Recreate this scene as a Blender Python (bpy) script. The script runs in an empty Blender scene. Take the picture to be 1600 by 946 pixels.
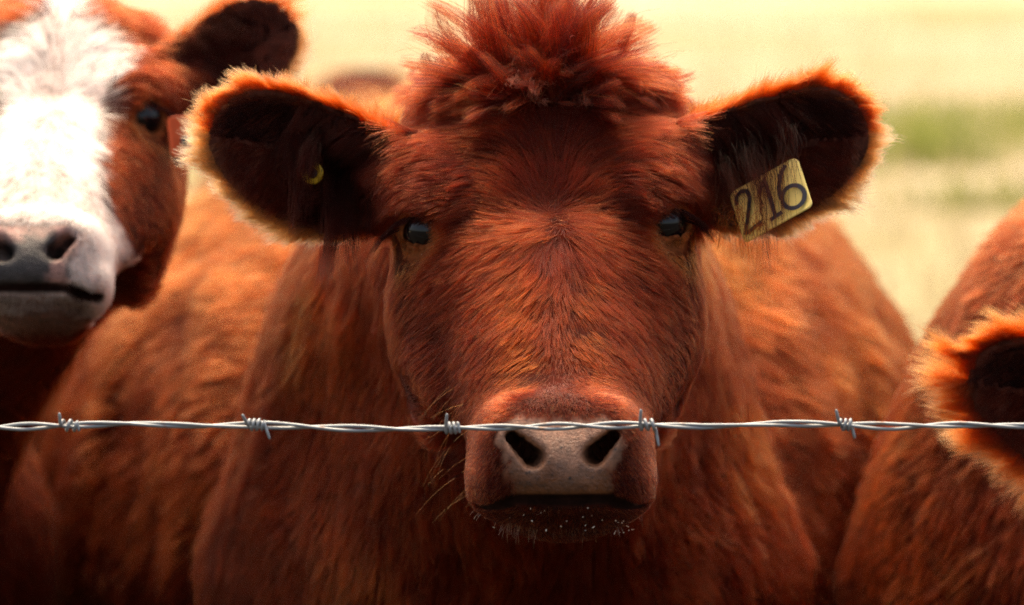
import bpy, bmesh, math, random
import numpy as np
from mathutils import Matrix, Vector, Quaternion

rng = np.random.default_rng(7)
random.seed(7)
scene = bpy.context.scene
COL = scene.collection

# ------------------------------------------------------------------ camera
CAM_Z = 1.5
PITCH = math.radians(5.0)
FPX = 7000.0                       # focal length in pixels of the 1600 px wide photograph
cam_d = bpy.data.cameras.new('camera')
cam = bpy.data.objects.new('camera', cam_d)
COL.objects.link(cam)
cam.location = (0, 0, CAM_Z)
cam.rotation_euler = (math.pi / 2 - PITCH, 0, 0)
cam_d.sensor_width = 36.0
cam_d.lens = 36.0 * FPX / 1600.0
cam_d.clip_start = 0.1
cam_d.clip_end = 3000
cam_d.dof.use_dof = True
cam_d.dof.focus_distance = 3.90
cam_d.dof.aperture_fstop = 4.5
scene.camera = cam

# ------------------------------------------------------------------ sky, sun, exposure
SUN_EL, SUN_AZ = math.radians(68), math.radians(-4)      # azimuth measured from +Y (behind the cows) towards +X
world = bpy.data.worlds.new('World')
scene.world = world
world.use_nodes = True
wn = world.node_tree
sky = wn.nodes.new('ShaderNodeTexSky')
sky.sky_type = 'NISHITA'
sky.sun_disc = False
sky.sun_elevation = SUN_EL
sky.sun_rotation = SUN_AZ
sky.dust_density = 6.0
sky.air_density = 0.8
wn.links.new(sky.outputs[0], wn.nodes['Background'].inputs['Color'])
wn.nodes['Background'].inputs['Strength'].default_value = 0.15
sun_d = bpy.data.lights.new('sun', 'SUN')
sun = bpy.data.objects.new('sun', sun_d)
COL.objects.link(sun)
sun_d.energy = 1.3
sun_d.angle = math.radians(34.0)
sun_d.color = (1.0, 0.93, 0.82)
sdir = Vector((math.sin(SUN_AZ) * math.cos(SUN_EL), math.cos(SUN_AZ) * math.cos(SUN_EL), math.sin(SUN_EL)))
sun.rotation_euler = sdir.to_track_quat('Z', 'Y').to_euler()
sun.location = (0, 10, 12)
vs = scene.view_settings
vs.view_transform = 'Standard'
vs.look = 'None'
vs.gamma = 1.0
vs.use_curve_mapping = False
vs.exposure = 1.28
vs.use_white_balance = True
vs.white_balance_temperature = 8300
scene.cycles.use_denoising = True
scene.cycles.denoising_prefilter = 'NONE'
scene.cycles.max_bounces = 10
scene.cycles.transmission_bounces = 8
scene.cycles.use_adaptive_sampling = True
scene.cycles.adaptive_threshold = 0.015

# ------------------------------------------------------------------ helpers
CP, SP = math.cos(PITCH), math.sin(PITCH)
FWD = np.array([0, CP, -SP]); UP = np.array([0, SP, CP]); RGT = np.array([1.0, 0, 0])
CAM = np.array([0, 0, CAM_Z])
def P(px, py, d):
    """a point seen at pixel px, py of the photograph, d metres in front of the lens"""
    return CAM + d * FWD + d * (473 - py) / FPX * UP + d * (px - 800) / FPX * RGT
R_CAM = np.stack([RGT, FWD, UP], axis=1)         # columns: right, away, up
HEAD0 = P(853, 355, 4.0)
def hl(px, py, dy):
    """head-space point (right, away, up) of the front cow's head, from what the photograph shows"""
    return (P(px, py, 4.0 + dy) - HEAD0) @ R_CAM
def rotx(a): c, s = math.cos(a), math.sin(a); return np.array([[1,0,0],[0,c,-s],[0,s,c]])
def roty(a): c, s = math.cos(a), math.sin(a); return np.array([[c,0,s],[0,1,0],[-s,0,c]])
def rotz(a): c, s = math.cos(a), math.sin(a); return np.array([[c,-s,0],[s,c,0],[0,0,1]])
def unit(v): return v / np.maximum(np.linalg.norm(v, axis=-1, keepdims=True), 1e-9)
def smin(a, b, k):
    h = np.maximum(k - np.abs(a - b), 0) / k
    return np.minimum(a, b) - h * h * k * 0.25
def smax(a, b, k): return -smin(-a, -b, k)
def sstep(a, b, x):
    t = np.clip((x - a) / (b - a), 0, 1); return t * t * (3 - 2 * t)
def ellipsoid(q, c, r, R=None, p=2.0):
    d = q - np.asarray(c, np.float32)
    if R is not None: d = d @ R.astype(np.float32)
    d = d / np.asarray(r, np.float32)
    if p == 2.0:
        k = np.sqrt((d * d).sum(-1) + 1e-12)
    else:
        k = (np.abs(d) ** p).sum(-1) ** (1 / p)
    return (k - 1) * min(r)
def cone(q, a, b, ra, rb):
    a = np.asarray(a, np.float32); b = np.asarray(b, np.float32)
    ab = b - a; t = np.clip(((q - a) @ ab) / (ab @ ab), 0, 1)
    return np.linalg.norm(q - a - t[:, None] * ab, axis=1) - (ra + (rb - ra) * t)
def ci(x, xs, ys):
    """smooth interpolation through control values"""
    xs = np.asarray(xs, float); ys = np.asarray(ys, float)
    fx = np.linspace(xs[0], xs[-1], 200); fy = np.interp(fx, xs, ys)
    k = np.hanning(25); k /= k.sum()
    fy = np.convolve(np.pad(fy, 12, mode='edge'), k, 'valid')
    return np.interp(x, fx, fy)
def hash3(i, j, k, seed):
    n = (i * 73856093) ^ (j * 19349663) ^ (k * 83492791) ^ (seed * 2654435761 & 0x7fffffff)
    n = (n ^ (n >> 13)) * 1274126177 & 0x7fffffff
    n = (n ^ (n >> 15)) * 2246822519 & 0x7fffffff
    return ((n ^ (n >> 16)) & 0xffff) / 32767.5 - 1.0
def noise(p, scale, seed=0):
    p = np.asarray(p, float) / scale
    i = np.floor(p).astype(np.int64); f = p - i; f = f * f * (3 - 2 * f)
    o = 0
    for a in (0, 1):
        for b in (0, 1):
            for c in (0, 1):
                w = (f[:, 0] if a else 1 - f[:, 0]) * (f[:, 1] if b else 1 - f[:, 1]) * (f[:, 2] if c else 1 - f[:, 2])
                o = o + w * hash3(i[:, 0] + a, i[:, 1] + b, i[:, 2] + c, seed)
    return o
def vnoise(p, scale, seed=0):
    return np.stack([noise(p, scale, seed + s) for s in (0, 11, 23)], axis=1)

def link(o, parent=None, label=None, cat=None, group=None, kind=None):
    COL.objects.link(o)
    if parent is not None: o.parent = parent
    if label: o['label'] = label
    if cat: o['category'] = cat
    if group: o['group'] = group
    if kind: o['kind'] = kind
    return o
def mesh_obj(name, verts, faces, mat, parent=None, smooth=True, **kw):
    me = bpy.data.meshes.new(name)
    me.from_pydata([tuple(v) for v in verts], [], [tuple(f) for f in faces])
    if mat: me.materials.append(mat)
    if smooth: me.polygons.foreach_set('use_smooth', [True] * len(me.polygons))
    me.update()
    return link(bpy.data.objects.new(name, me), parent, **kw)

# ------------------------------------------------------------------ materials
def mat_new(name):
    m = bpy.data.materials.new(name); m.use_nodes = True
    nt = m.node_tree; return m, nt, nt.nodes, nt.links, nt.nodes['Principled BSDF']
def nd(nt, t, **kw):
    n = nt.nodes.new(t)
    for k, v in kw.items():
        if hasattr(n, k): setattr(n, k, v)
        else: n.inputs[k].default_value = v
    return n
def simple_mat(name, col, rough=0.5, metal=0.0, **kw):
    m, nt, ns, ls, b = mat_new(name)
    b.inputs['Base Color'].default_value = (*col, 1); b.inputs['Roughness'].default_value = rough
    b.inputs['Metallic'].default_value = metal
    for k, v in kw.items(): b.inputs[k].default_value = v
    return m

def skin_material():
    m, nt, ns, ls, b = mat_new('cow_skin')
    at = nd(nt, 'ShaderNodeAttribute', attribute_name='skin_col')
    bare = nd(nt, 'ShaderNodeAttribute', attribute_name='bare')
    tc = nd(nt, 'ShaderNodeTexCoord')
    n1 = nd(nt, 'ShaderNodeTexNoise', Scale=220.0, Detail=4.0)
    ls.new(tc.outputs['Object'], n1.inputs['Vector'])
    vor = nd(nt, 'ShaderNodeTexVoronoi', Scale=150.0); ls.new(tc.outputs['Object'], vor.inputs['Vector'])
    spk = nd(nt, 'ShaderNodeMapRange'); spk.inputs[1].default_value = 0.14; spk.inputs[2].default_value = 0.30
    spk.inputs[3].default_value = 0.0; spk.inputs[4].default_value = 1.0
    ls.new(vor.outputs['Distance'], spk.inputs[0])
    n2 = nd(nt, 'ShaderNodeTexNoise', Scale=45.0, Detail=3.0); ls.new(tc.outputs['Object'], n2.inputs['Vector'])
    sel = nd(nt, 'ShaderNodeMapRange'); sel.inputs[1].default_value = 0.50; sel.inputs[2].default_value = 0.58
    ls.new(n2.outputs[0], sel.inputs[0])
    sub = nd(nt, 'ShaderNodeMath', operation='SUBTRACT'); sub.inputs[0].default_value = 1.0
    ls.new(spk.outputs[0], sub.inputs[1])
    mu = nd(nt, 'ShaderNodeMath', operation='MULTIPLY'); ls.new(sub.outputs[0], mu.inputs[0]); ls.new(sel.outputs[0], mu.inputs[1])
    mu2 = nd(nt, 'ShaderNodeMath', operation='MULTIPLY'); ls.new(mu.outputs[0], mu2.inputs[0]); ls.new(bare.outputs['Fac'], mu2.inputs[1])
    mx = nd(nt, 'ShaderNodeMix', data_type='RGBA'); ls.new(mu2.outputs[0], mx.inputs['Factor'])
    ls.new(at.outputs['Color'], mx.inputs[6]); mx.inputs[7].default_value = (0.02, 0.012, 0.01, 1)
    mv = nd(nt, 'ShaderNodeMix', data_type='RGBA', blend_type='MULTIPLY'); mv.inputs[0].default_value = 1.0
    rmp = nd(nt, 'ShaderNodeMapRange'); rmp.inputs[3].default_value = 0.55; rmp.inputs[4].default_value = 1.3
    ls.new(n1.outputs[0], rmp.inputs[0])
    n4 = nd(nt, 'ShaderNodeTexNoise', Scale=75.0, Detail=5.0, Roughness=.7); ls.new(tc.outputs['Object'], n4.inputs['Vector'])
    r4 = nd(nt, 'ShaderNodeMapRange'); r4.inputs[1].default_value = .35; r4.inputs[2].default_value = .65; r4.inputs[3].default_value = .45; r4.inputs[4].default_value = 1.25
    ls.new(n4.outputs[0], r4.inputs[0])
    mm4 = nd(nt, 'ShaderNodeMath', operation='MULTIPLY'); ls.new(rmp.outputs[0], mm4.inputs[0]); ls.new(r4.outputs[0], mm4.inputs[1])
    ls.new(mx.outputs[2], mv.inputs[6]); ls.new(mm4.outputs[0], mv.inputs[7])
    ls.new(mv.outputs[2], b.inputs['Base Color'])
    rr = nd(nt, 'ShaderNodeMapRange'); rr.inputs[3].default_value = 0.8; rr.inputs[4].default_value = 0.36
    ls.new(bare.outputs['Fac'], rr.inputs[0]); ls.new(rr.outputs[0], b.inputs['Roughness'])
    sr = nd(nt, 'ShaderNodeMapRange'); sr.inputs[3].default_value = 0.08; sr.inputs[4].default_value = 0.55
    ls.new(bare.outputs['Fac'], sr.inputs[0]); ls.new(sr.outputs[0], b.inputs['Specular IOR Level'])
    bp = nd(nt, 'ShaderNodeBump', Strength=0.9, Distance=0.0016)
    n3 = nd(nt, 'ShaderNodeTexNoise', Scale=420.0, Detail=4.0, Roughness=.65); ls.new(tc.outputs['Object'], n3.inputs['Vector'])
    ls.new(n3.outputs[0], bp.inputs['Height']); ls.new(bp.outputs[0], b.inputs['Normal'])
    return m
M_SKIN = skin_material()

def hair_material(name='coat_hair', rough=0.42, tipgain=1.35):
    m = bpy.data.materials.new(name); m.use_nodes = True
    nt = m.node_tree; ls = nt.links
    nt.nodes.remove(nt.nodes['Principled BSDF'])
    h = nd(nt, 'ShaderNodeBsdfHairPrincipled')
    h.parametrization = 'COLOR'
    at = nd(nt, 'ShaderNodeAttribute', attribute_name='hair_col')
    hi = nd(nt, 'ShaderNodeHairInfo')
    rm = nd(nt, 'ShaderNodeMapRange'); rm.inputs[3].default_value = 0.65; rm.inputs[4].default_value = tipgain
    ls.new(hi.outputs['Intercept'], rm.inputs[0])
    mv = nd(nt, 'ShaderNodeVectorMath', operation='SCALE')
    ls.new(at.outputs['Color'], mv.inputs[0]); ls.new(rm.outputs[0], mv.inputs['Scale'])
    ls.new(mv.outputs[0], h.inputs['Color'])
    h.inputs['Roughness'].default_value = rough
    h.inputs['Radial Roughness'].default_value = 0.5
    h.inputs['Coat'].default_value = 0.0
    h.inputs['IOR'].default_value = 1.20
    ls.new(h.outputs[0], nt.nodes['Material Output'].inputs['Surface'])
    return m
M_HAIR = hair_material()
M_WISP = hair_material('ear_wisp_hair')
M_WISP.node_tree.nodes['Principled Hair BSDF'].inputs['IOR'].default_value = 1.10

# ------------------------------------------------------------------ the cow as one implicit surface
AX = np.array([0, -0.70, -0.714]); AX /= np.linalg.norm(AX)       # from poll to muzzle
NR = np.array([0, -AX[2], AX[1]]); NR = -NR                        # out of the face
if NR[2] < 0: NR = -NR
OPOLL = hl(858, 140, 0.10)
EYE = [hl(668, 362, 0.016), hl(1035, 350, 0.016)]
EYE_R = 0.0205
GAZE = [unit(np.array([-0.50, -0.85, 0.02])), unit(np.array([0.50, -0.85, 0.02]))]

def ear_frames(tips):
    out = []
    for side, (B, T, tw) in enumerate(tips):
        e = T - B; L = np.linalg.norm(e); e = e / L
        s = -1 if side == 0 else 1
        m0 = np.array([0.25 * s, -1.0, -0.12])
        m = unit(m0 - (m0 @ e) * e)
        v = np.cross(e, m); v = v if v[2] > 0 else -v
        c, sn = math.cos(tw), math.sin(tw)
        m, v = c * m + sn * v, c * v - sn * m
        out.append((B, e, v, m, L))
    return out
EU = [0.0, .13, .25, .35, .50, .66, .8, 1.03]
ET = [.042, .046, .049, .051, .053, .055, .055, .055]
EB = [.050, .060, .065, .067, .067, .067, .067, .067]
U0T, U0B, PT, PB = .62, .33, 2.3, 1.85       # where the rim starts to round off, above and below
def ear_coords(q, fr):
    B, e, v, m, L = fr
    d = q - B
    return (d @ e) / L, d @ v, d @ m
def ear_r(u, vv):
    """0 on the ear's axis, 1 on its rim; also the half width there"""
    u0 = np.where(vv > 0, U0T, U0B); p = np.where(vv > 0, PT, PB)
    uc = np.minimum(u, u0)
    W = np.where(vv > 0, ci(uc, EU, ET), ci(uc, EU, EB))
    a = np.clip((u - u0) / (1.02 - u0), 0, 2)
    k = (np.abs(vv / W) ** p + a ** p + 1e-9) ** (1 / p)
    return k, W
def ear_sheet(u, r):
    cup = 0.050 * (1 - 0.62 * np.clip(u, 0, 1))
    return -cup * (1 - r * r) + 0.008 * np.clip(u, 0, 1)
def ear_sdf(q, fr):
    u, vv, mm = ear_coords(q, fr)
    r, W = ear_r(u, vv)
    c = ear_sheet(u, np.clip(r, 0, 1.25))
    f = smax(np.abs(mm - c) * 0.62 - 0.0046, (r - 1) * W * 0.8, 0.007)
    return np.maximum(f, -(u + 0.05) * fr[4])

def mouth_line(q):
    return np.minimum(cone(q, hl(744, 791, -.193), hl(800, 788, -.230), .0045, .0055), np.minimum(cone(q, hl(800, 788, -.230), hl(955, 787, -.231), .0055, .0055), cone(q, hl(955, 787, -.231), hl(1011, 788, -.193), .0055, .0045)))
def head_sdf(q, H):
    d = q - OPOLL
    s = d @ AX; n = d @ NR
    x = q[:, 0] - 0.012 * sstep(0.1, 0.42, s)
    S = [-0.10, -0.04, 0.02, .07, .12, .17, .22, .28, .34, .40, .46]
    wt = ci(s, S, [.06, .095, .114, .119, .118, .112, .100, .085, .074, .066, .060])
    wb = ci(s, S, [.07, .10, .120, .127, .127, .126, .119, .105, .087, .071, .064])
    D = ci(s, S, [.13, .17, .20, .22, .23, .225, .205, .172, .145, .125, .110])
    top = ci(s, S, [-.050, -.012, .002, .004, .0, -.004, -.004, .0, .002, .002, -.004])
    v = (n - top + D / 2) / (D / 2)
    w = np.where(v > -0.1, wb + (wt - wb) * sstep(-0.1, 0.95, v), wb * (1 - 0.58 * sstep(-0.1, -1.0, v)))
    p = 2.9
    f = ((np.abs(x) / w) ** p + np.abs(v) ** p) ** (1 / p) - 1
    f = f * np.minimum(w, D / 2) * 0.85
    f = smax(f, s - 0.455, 0.03); f = smax(f, -s - 0.075, 0.06)
    for i, sg in enumerate((-1, 1)):
        # brow and orbit, hollow in front of the eye, cheek
        f = smin(f, ellipsoid(q, EYE[i] + np.array([-sg * .014, .022, .020]), (.040, .044, .034)), 0.016)
        f = smin(f, ellipsoid(q, EYE[i] + np.array([-sg * .010, .034, -.080]), (.026, .05, .075)), 0.04)
        f = smin(f, ellipsoid(q, np.array([sg * .092, .095, -.095]), (.034, .070, .075)), 0.05)
    f = smin(f, cone(q, OPOLL + AX * .20 + NR * -.036 + np.array([.003, 0, 0]), OPOLL + AX * .39 + NR * -.036 + np.array([.011, 0, 0]), .043, .043), 0.025)
    for sg in (-1, 1):
        f = smax(f, -ellipsoid(q, np.array([sg * .148, .030, .070]), (.020, .05, .022)), 0.02)
        f = smin(f, cone(q, np.array([sg * .104, .030, -.075]), np.array([sg * .086, -.050, -.155]), .020, .012), 0.03)
    f = smin(f, ellipsoid(q, hl(852, 172, .115), (.098, .06, .040)), 0.04)
    # muzzle
    mc = hl(876, 712, -0.180)
    Rm = rotx(math.radians(-14))
    f = smin(f, ellipsoid(q, mc, (.064, .048, .044), Rm, 3.6), 0.035)
    for px in (786, 967):
        f = smin(f, ellipsoid(q, hl(px, 757, -0.186), (.025, .040, .021), None, 2.8), 0.014)
    for px, py in ((802, 690), (955, 688)):
        f = smin(f, ellipsoid(q, hl(px, py, -0.207), (.025, .028, .030)), 0.014)
    f = smin(f, ellipsoid(q, hl(878, 735, -.207), (.040, .028, .032)), 0.02)
    # mouth line, lower lip, chin
    g = mouth_line(q)
    lip = ellipsoid(q, hl(882, 800, -.158), (.047, .046, .0125))
    lip = smin(lip, ellipsoid(q, hl(880, 803, -.122), (.042, .06, .022)), 0.02)
    f = smin(f, lip, 0.006)
    f = smax(f, -g, 0.006)
    # nostrils
    for a, b, e in (((800, 684), (832, 713), (800, 700)), ((958, 682), (929, 710), (958, 697))):
        n1 = cone(q, hl(*a, -.229), hl(*b, -.236), .0060, .0100)
        n2 = n1
        for t in (0.0, .35, .7, 1.0):
            m_ = np.array(a) * (1 - t) + np.array(b) * t; i_ = m_ * .6 + np.array(e) * .4
            n2 = np.minimum(n2, cone(q, hl(*m_, -.230), hl(*i_, -.180), .0052 + .0034 * t, .0085))
        f = smax(f, -n2, 0.005)
    # eye sockets with lids
    for i in (0, 1):
        dd = q - EYE[i]
        gz = dd @ GAZE[i]
        f = smax(f, -cone(q, EYE[i] + GAZE[i] * .014, EYE[i] + GAZE[i] * .060, .0165, .034), 0.014)
        rad = dd - gz[:, None] * GAZE[i]
        rl = np.linalg.norm(rad * np.array([1.0, 1.0, 1.12]), axis=1)
        ring = np.sqrt((rl - 0.0185) ** 2 + (gz - 0.0085) ** 2) - 0.0050
        f = smin(f, ring, 0.007)
        inw = 1.0 if i == 0 else -1.0
        rr_ = np.linalg.norm(dd, axis=1)
        shell = np.abs(rr_ - (EYE_R + 0.0017)) - 0.0019
        upl = np.array([.50 * inw, -.15, .86]); lol = np.array([-.10 * inw, .05, -1.0])
        lid = np.minimum(smax(shell, -(dd @ upl - .0062), .0015), smax(shell, -(dd @ lol - .0105), .0015))
        lid = smax(lid, -(gz + .002), .002)
        f = smax(f, -(rr_ - (EYE_R + 0.0016)), 0.003)
        f = smin(f, lid, 0.003)
        f = smax(f, -(np.linalg.norm(dd, axis=1) - (EYE_R - 0.0006)), 0.002)
    for fr in H['ears']:
        f = smin(f, ear_sdf(q, fr), 0.012)
        B, e, v, m, L = fr
        f = smin(f, cone(q, B - 0.035 * e - 0.012 * m, B + 0.16 * L * e - 0.040 * m, .046, .026), 0.03)
    return f

def body_sdf(q, N0, b):
    """body space: origin on the ground under the shoulders, y towards the tail"""
    wd = b.get('width', 1.0)
    cx = b.get('chest', 1.0)
    q0 = q; q = q.copy(); q[:, 0] *= 1 + .85 * np.clip(q[:, 2] - .82, 0, .5)
    f = ellipsoid(q, (0, .05, .90), (.290 * cx, .30, .37))
    for s in (-1, 1):
        f = smin(f, ellipsoid(q, (s * .185 * cx, .10, .87), (.125, .20, .31), roty(math.radians(-10 * s))), .05)
    q = q0
    zc = .74
    qb = q.copy(); qb[:, 2] = np.where(q[:, 2] > zc, zc + (q[:, 2] - zc) * (.42 / .52), zc + (q[:, 2] - zc) * (.42 / .36))
    f = smin(f, ellipsoid(qb, (0, .95, zc), (.57 * wd, .82, .42)), .07)
    f = smin(f, ellipsoid(q, (0, 1.55, .97), (.30 * wd, .33, .29)), .14)
    f = smin(f, cone(q, (0, .0, 1.14), (0, 1.55, 1.12), .10, .09), .12)
    for s in (-1, 1):
        f = smin(f, ellipsoid(q, (s * .23 * wd, 1.38, 1.08), (.08, .12, .09)), .10)
    f = smin(f, ellipsoid(q, (0, -.10, .72), (.19, .20, .24)), .14)
    # neck
    f = smin(f, cone(q, N0 + np.array([0, .0, -.02]), (0, .08, 1.04), .115, .215), .10)
    f = smin(f, cone(q, N0 + np.array([0, .03, .05]), (0, .15, 1.13), .085, .13), .10)
    f = smin(f, cone(q, N0 + np.array([0, -.02, -.10]), (0, -.08, .82), .075, .19), .08)
    # legs
    for s in (-1, 1):
        f = smin(f, cone(q, (s * .18, .05, .72), (s * .17, .04, .40), .105, .058), .06)
        f = smin(f, cone(q, (s * .17, .04, .40), (s * .17, .07, .12), .055, .038), .03)
        f = smin(f, cone(q, (s * .17, .07, .12), (s * .17, .04, .035), .040, .052), .02)
        f = smin(f, cone(q, (s * .22, 1.55, .80), (s * .20, 1.50, .60), .16, .10), .08)
        f = smin(f, cone(q, (s * .20, 1.50, .60), (s * .19, 1.70, .42), .09, .055), .04)
        f = smin(f, cone(q, (s * .19, 1.70, .42), (s * .19, 1.64, .12), .05, .040), .03)
        f = smin(f, cone(q, (s * .19, 1.64, .12), (s * .19, 1.60, .035), .042, .052), .02)
    f = smin(f, cone(q, (0, 1.86, 1.10), (0, 1.93, .55), .035, .022), .03)
    f = smin(f, ellipsoid(q, (0, 1.93, .42), (.035, .035, .14)), .03)
    f = smax(f, -q[:, 2] + 0.002, 0.01)
    return f

class Cow: pass

def surface_nets(F, lo, h):
    ins = F < 0
    nx, ny, nz = F.shape
    c = np.zeros((nx - 1, ny - 1, nz - 1), np.int8)
    for a in (0, 1):
        for b in (0, 1):
            for d in (0, 1):
                c += ins[a:nx - 1 + a, b:ny - 1 + b, d:nz - 1 + d]
    act = np.argwhere((c > 0) & (c < 8))
    idx = np.full(c.shape, -1, np.int32)
    idx[act[:, 0], act[:, 1], act[:, 2]] = np.arange(len(act))
    del c
    acc = np.zeros((len(act), 3)); cnt = np.zeros(len(act))
    corners = [(a, b, d) for a in (0, 1) for b in (0, 1) for d in (0, 1)]
    val = {k: F[act[:, 0] + k[0], act[:, 1] + k[1], act[:, 2] + k[2]] for k in corners}
    for k in corners:
        for ax in range(3):
            if k[ax] == 0:
                k2 = list(k); k2[ax] = 1; k2 = tuple(k2)
                v0, v1 = val[k], val[k2]
                m = (v0 < 0) != (v1 < 0)
                t = np.where(m, v0 / np.where(m, v0 - v1, 1), 0)
                pt = np.tile(np.array(k, float), (len(act), 1)); pt[:, ax] = t
                acc[m] += pt[m]; cnt[m] += 1
    V = lo + h * (act + acc / cnt[:, None])
    faces = []
    for ax in range(3):
        o1, o2 = [(1, 2), (2, 0), (0, 1)][ax]
        sl0 = [slice(1, s - 1) for s in F.shape]; sl1 = list(sl0)
        sl0[ax] = slice(0, F.shape[ax] - 1); sl1[ax] = slice(1, F.shape[ax])
        a, b = ins[tuple(sl0)], ins[tuple(sl1)]
        e = np.argwhere(a != b)
        off = np.array([1, 1, 1]); off[ax] = 0
        flip = a[e[:, 0], e[:, 1], e[:, 2]]
        e = e + off
        q = []
        for (d1, d2) in ((1, 1), (0, 1), (0, 0), (1, 0)):
            k = e.copy(); k[:, o1] -= d1; k[:, o2] -= d2
            q.append(idx[k[:, 0], k[:, 1], k[:, 2]])
        q = np.stack(q, 1)
        q[~flip] = q[~flip][:, ::-1]
        faces.append(q)
    return V, np.concatenate(faces)

def build_cow(name, label, head_pos, head_rot, head_scale, ears, body_pos, body_yaw, h, width=1.0, bs=1.0, chest=1.0, group=None, seed=0, wrinkle=1.0, fine=True):
    cw = Cow()
    cw.hp, cw.hr, cw.hs = np.asarray(head_pos, float), np.asarray(head_rot, float), head_scale
    cw.H = dict(ears=ear_frames(ears)); cw.bp = np.asarray(body_pos, float); cw.br = rotz(body_yaw)
    cw.to_head = lambda p: ((p - cw.hp) @ cw.hr) / cw.hs
    cw.from_head = lambda q: cw.hp + (q * cw.hs) @ cw.hr.T
    cw.to_body = lambda p: ((p - cw.bp) @ cw.br) / bs
    N0 = cw.to_body(cw.from_head(np.array([0.0, .135, .005]))[None])[0]
    hc = cw.from_head(np.array([0, 0.0, -0.05]))
    def sdf(p, detail=True):
        p = p.astype(np.float32)
        q = cw.to_body(p).astype(np.float32)
        f = body_sdf(q, N0, dict(width=width, chest=chest)) * bs
        if detail:
            qq = q * np.array([1.0, .55, .35])
            f = f + wrinkle * (0.010 * noise(qq, 0.085, seed + 3) * sstep(0.0, 0.25, q[:, 1]) + 0.005 * noise(qq, 0.04, seed + 5)) * sstep(0.30, 0.40, np.linalg.norm(p - hc, axis=1))
        near = np.linalg.norm(p - hc, axis=1) < 0.42
        if near.any():
            g = head_sdf(cw.to_head(p[near]), cw.H) * cw.hs
            f[near] = smin(f[near], g, 0.035)
        return f
    cw.sdf = sdf
    # bounding box
    c8 = cw.bp + bs * np.array([[sx * .62 * width, y, z] for sx in (-1, 1) for y in (-.45, 2.05) for z in (0, 1.36)]) @ cw.br.T
    e8 = np.array([cw.from_head(fr[0] + fr[1] * (fr[4] + .03) + fr[2] * t) for fr in cw.H['ears'] for t in (-.07, .07)])
    h8 = np.array([cw.from_head(np.array([x, y, z])) for x in (-.16, .16) for y in (-.3, .25) for z in (-.34, .2)])
    al = np.concatenate([c8, e8, h8])
    lo = al.min(0) - 0.03; hi = al.max(0) + 0.03; lo[2] = -0.03
    B = 4; H = h * B
    nb = np.ceil((hi - lo) / H).astype(int)
    g = np.stack(np.meshgrid(*[lo[i] + H * (np.arange(nb[i]) + .5) for i in range(3)], indexing='ij'), -1).reshape(-1, 3)
    fc = np.concatenate([sdf(c, False) for c in np.array_split(g, max(1, len(g) // 200000))])
    act = np.abs(fc) < max(0.05, 1.6 * H)
    F = np.repeat(np.repeat(np.repeat(fc.reshape(nb), B, 0), B, 1), B, 2).astype(np.float32)
    ai = np.argwhere(act.reshape(nb))
    loc = np.stack(np.meshgrid(*[np.arange(B)] * 3, indexing='ij'), -1).reshape(-1, 3)
    for ch in np.array_split(ai, max(1, len(ai) // 4000)):
        ijk = (ch[:, None, :] * B + loc[None]).reshape(-1, 3)
        F[ijk[:, 0], ijk[:, 1], ijk[:, 2]] = sdf(lo + h * ijk)
    F[0] = F[-1] = 1; F[:, 0] = F[:, -1] = 1; F[:, :, 0] = F[:, :, -1] = 1
    V, Q = surface_nets(F, lo, h); del F
    me = bpy.data.meshes.new(name)
    me.from_pydata(V, [], Q.tolist())
    if fine:
        bm = bmesh.new(); bm.from_mesh(me)
        bm.verts.ensure_lookup_table()
        Vh = cw.to_head(V)
        sel = (np.linalg.norm(Vh - np.array([0, 0, -.03]), axis=1) < 0.36) & (Vh[:, 1] < 0.16)
        eds = [e for e in bm.edges if sel[e.verts[0].index] and sel[e.verts[1].index]]
        bmesh.ops.subdivide_edges(bm, edges=eds, cuts=1, use_grid_fill=True)
        bm.to_mesh(me); bm.free()
    def refine2():
        V = np.empty(len(me.vertices) * 3); me.vertices.foreach_get('co', V); q = cw.to_head(V.reshape(-1, 3))
        near = (np.linalg.norm(q - EYE[0], axis=1) < .036) | (np.linalg.norm(q - EYE[1], axis=1) < .036) | ((np.abs(q[:, 0] - .01) < .075) & (np.abs(q[:, 2] - hl(876, 718, -.2)[2]) < .06) & (q[:, 1] < -.17))
        bm = bmesh.new(); bm.from_mesh(me)
        bmesh.ops.subdivide_edges(bm, edges=[e for e in bm.edges if near[e.verts[0].index] and near[e.verts[1].index]], cuts=1, use_grid_fill=True)
        bm.to_mesh(me); bm.free()
    def project(V, it=2):
        for _ in range(it):
            f = sdf(V); e = 0.0012; G = np.zeros_like(V)
            for k in range(3):
                d = np.zeros(3); d[k] = e
                G[:, k] = (sdf(V + d) - f) / e
            g2 = (G * G).sum(1)
            st = (f / np.maximum(g2, 0.15))[:, None] * G
            l = np.linalg.norm(st, axis=1, keepdims=True)
            V = V - st * np.minimum(1, 0.004 / np.maximum(l, 1e-9))
        return V
    V = np.empty(len(me.vertices) * 3); me.vertices.foreach_get('co', V); V = V.reshape(-1, 3)
    V = project(V)
    if fine == 2:
        me.vertices.foreach_set('co', V.ravel()); refine2()
        V = np.empty(len(me.vertices) * 3); me.vertices.foreach_get('co', V); V = project(V.reshape(-1, 3), 1)
    me.vertices.foreach_set('co', V.ravel())
    me.polygons.foreach_set('use_smooth', [True] * len(me.polygons))
    me.update()
    cw.me = me; cw.V = V
    cw.ob = link(bpy.data.objects.new(name, me), None, label, 'cow', group)
    me.materials.append(M_SKIN)
    return cw

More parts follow.
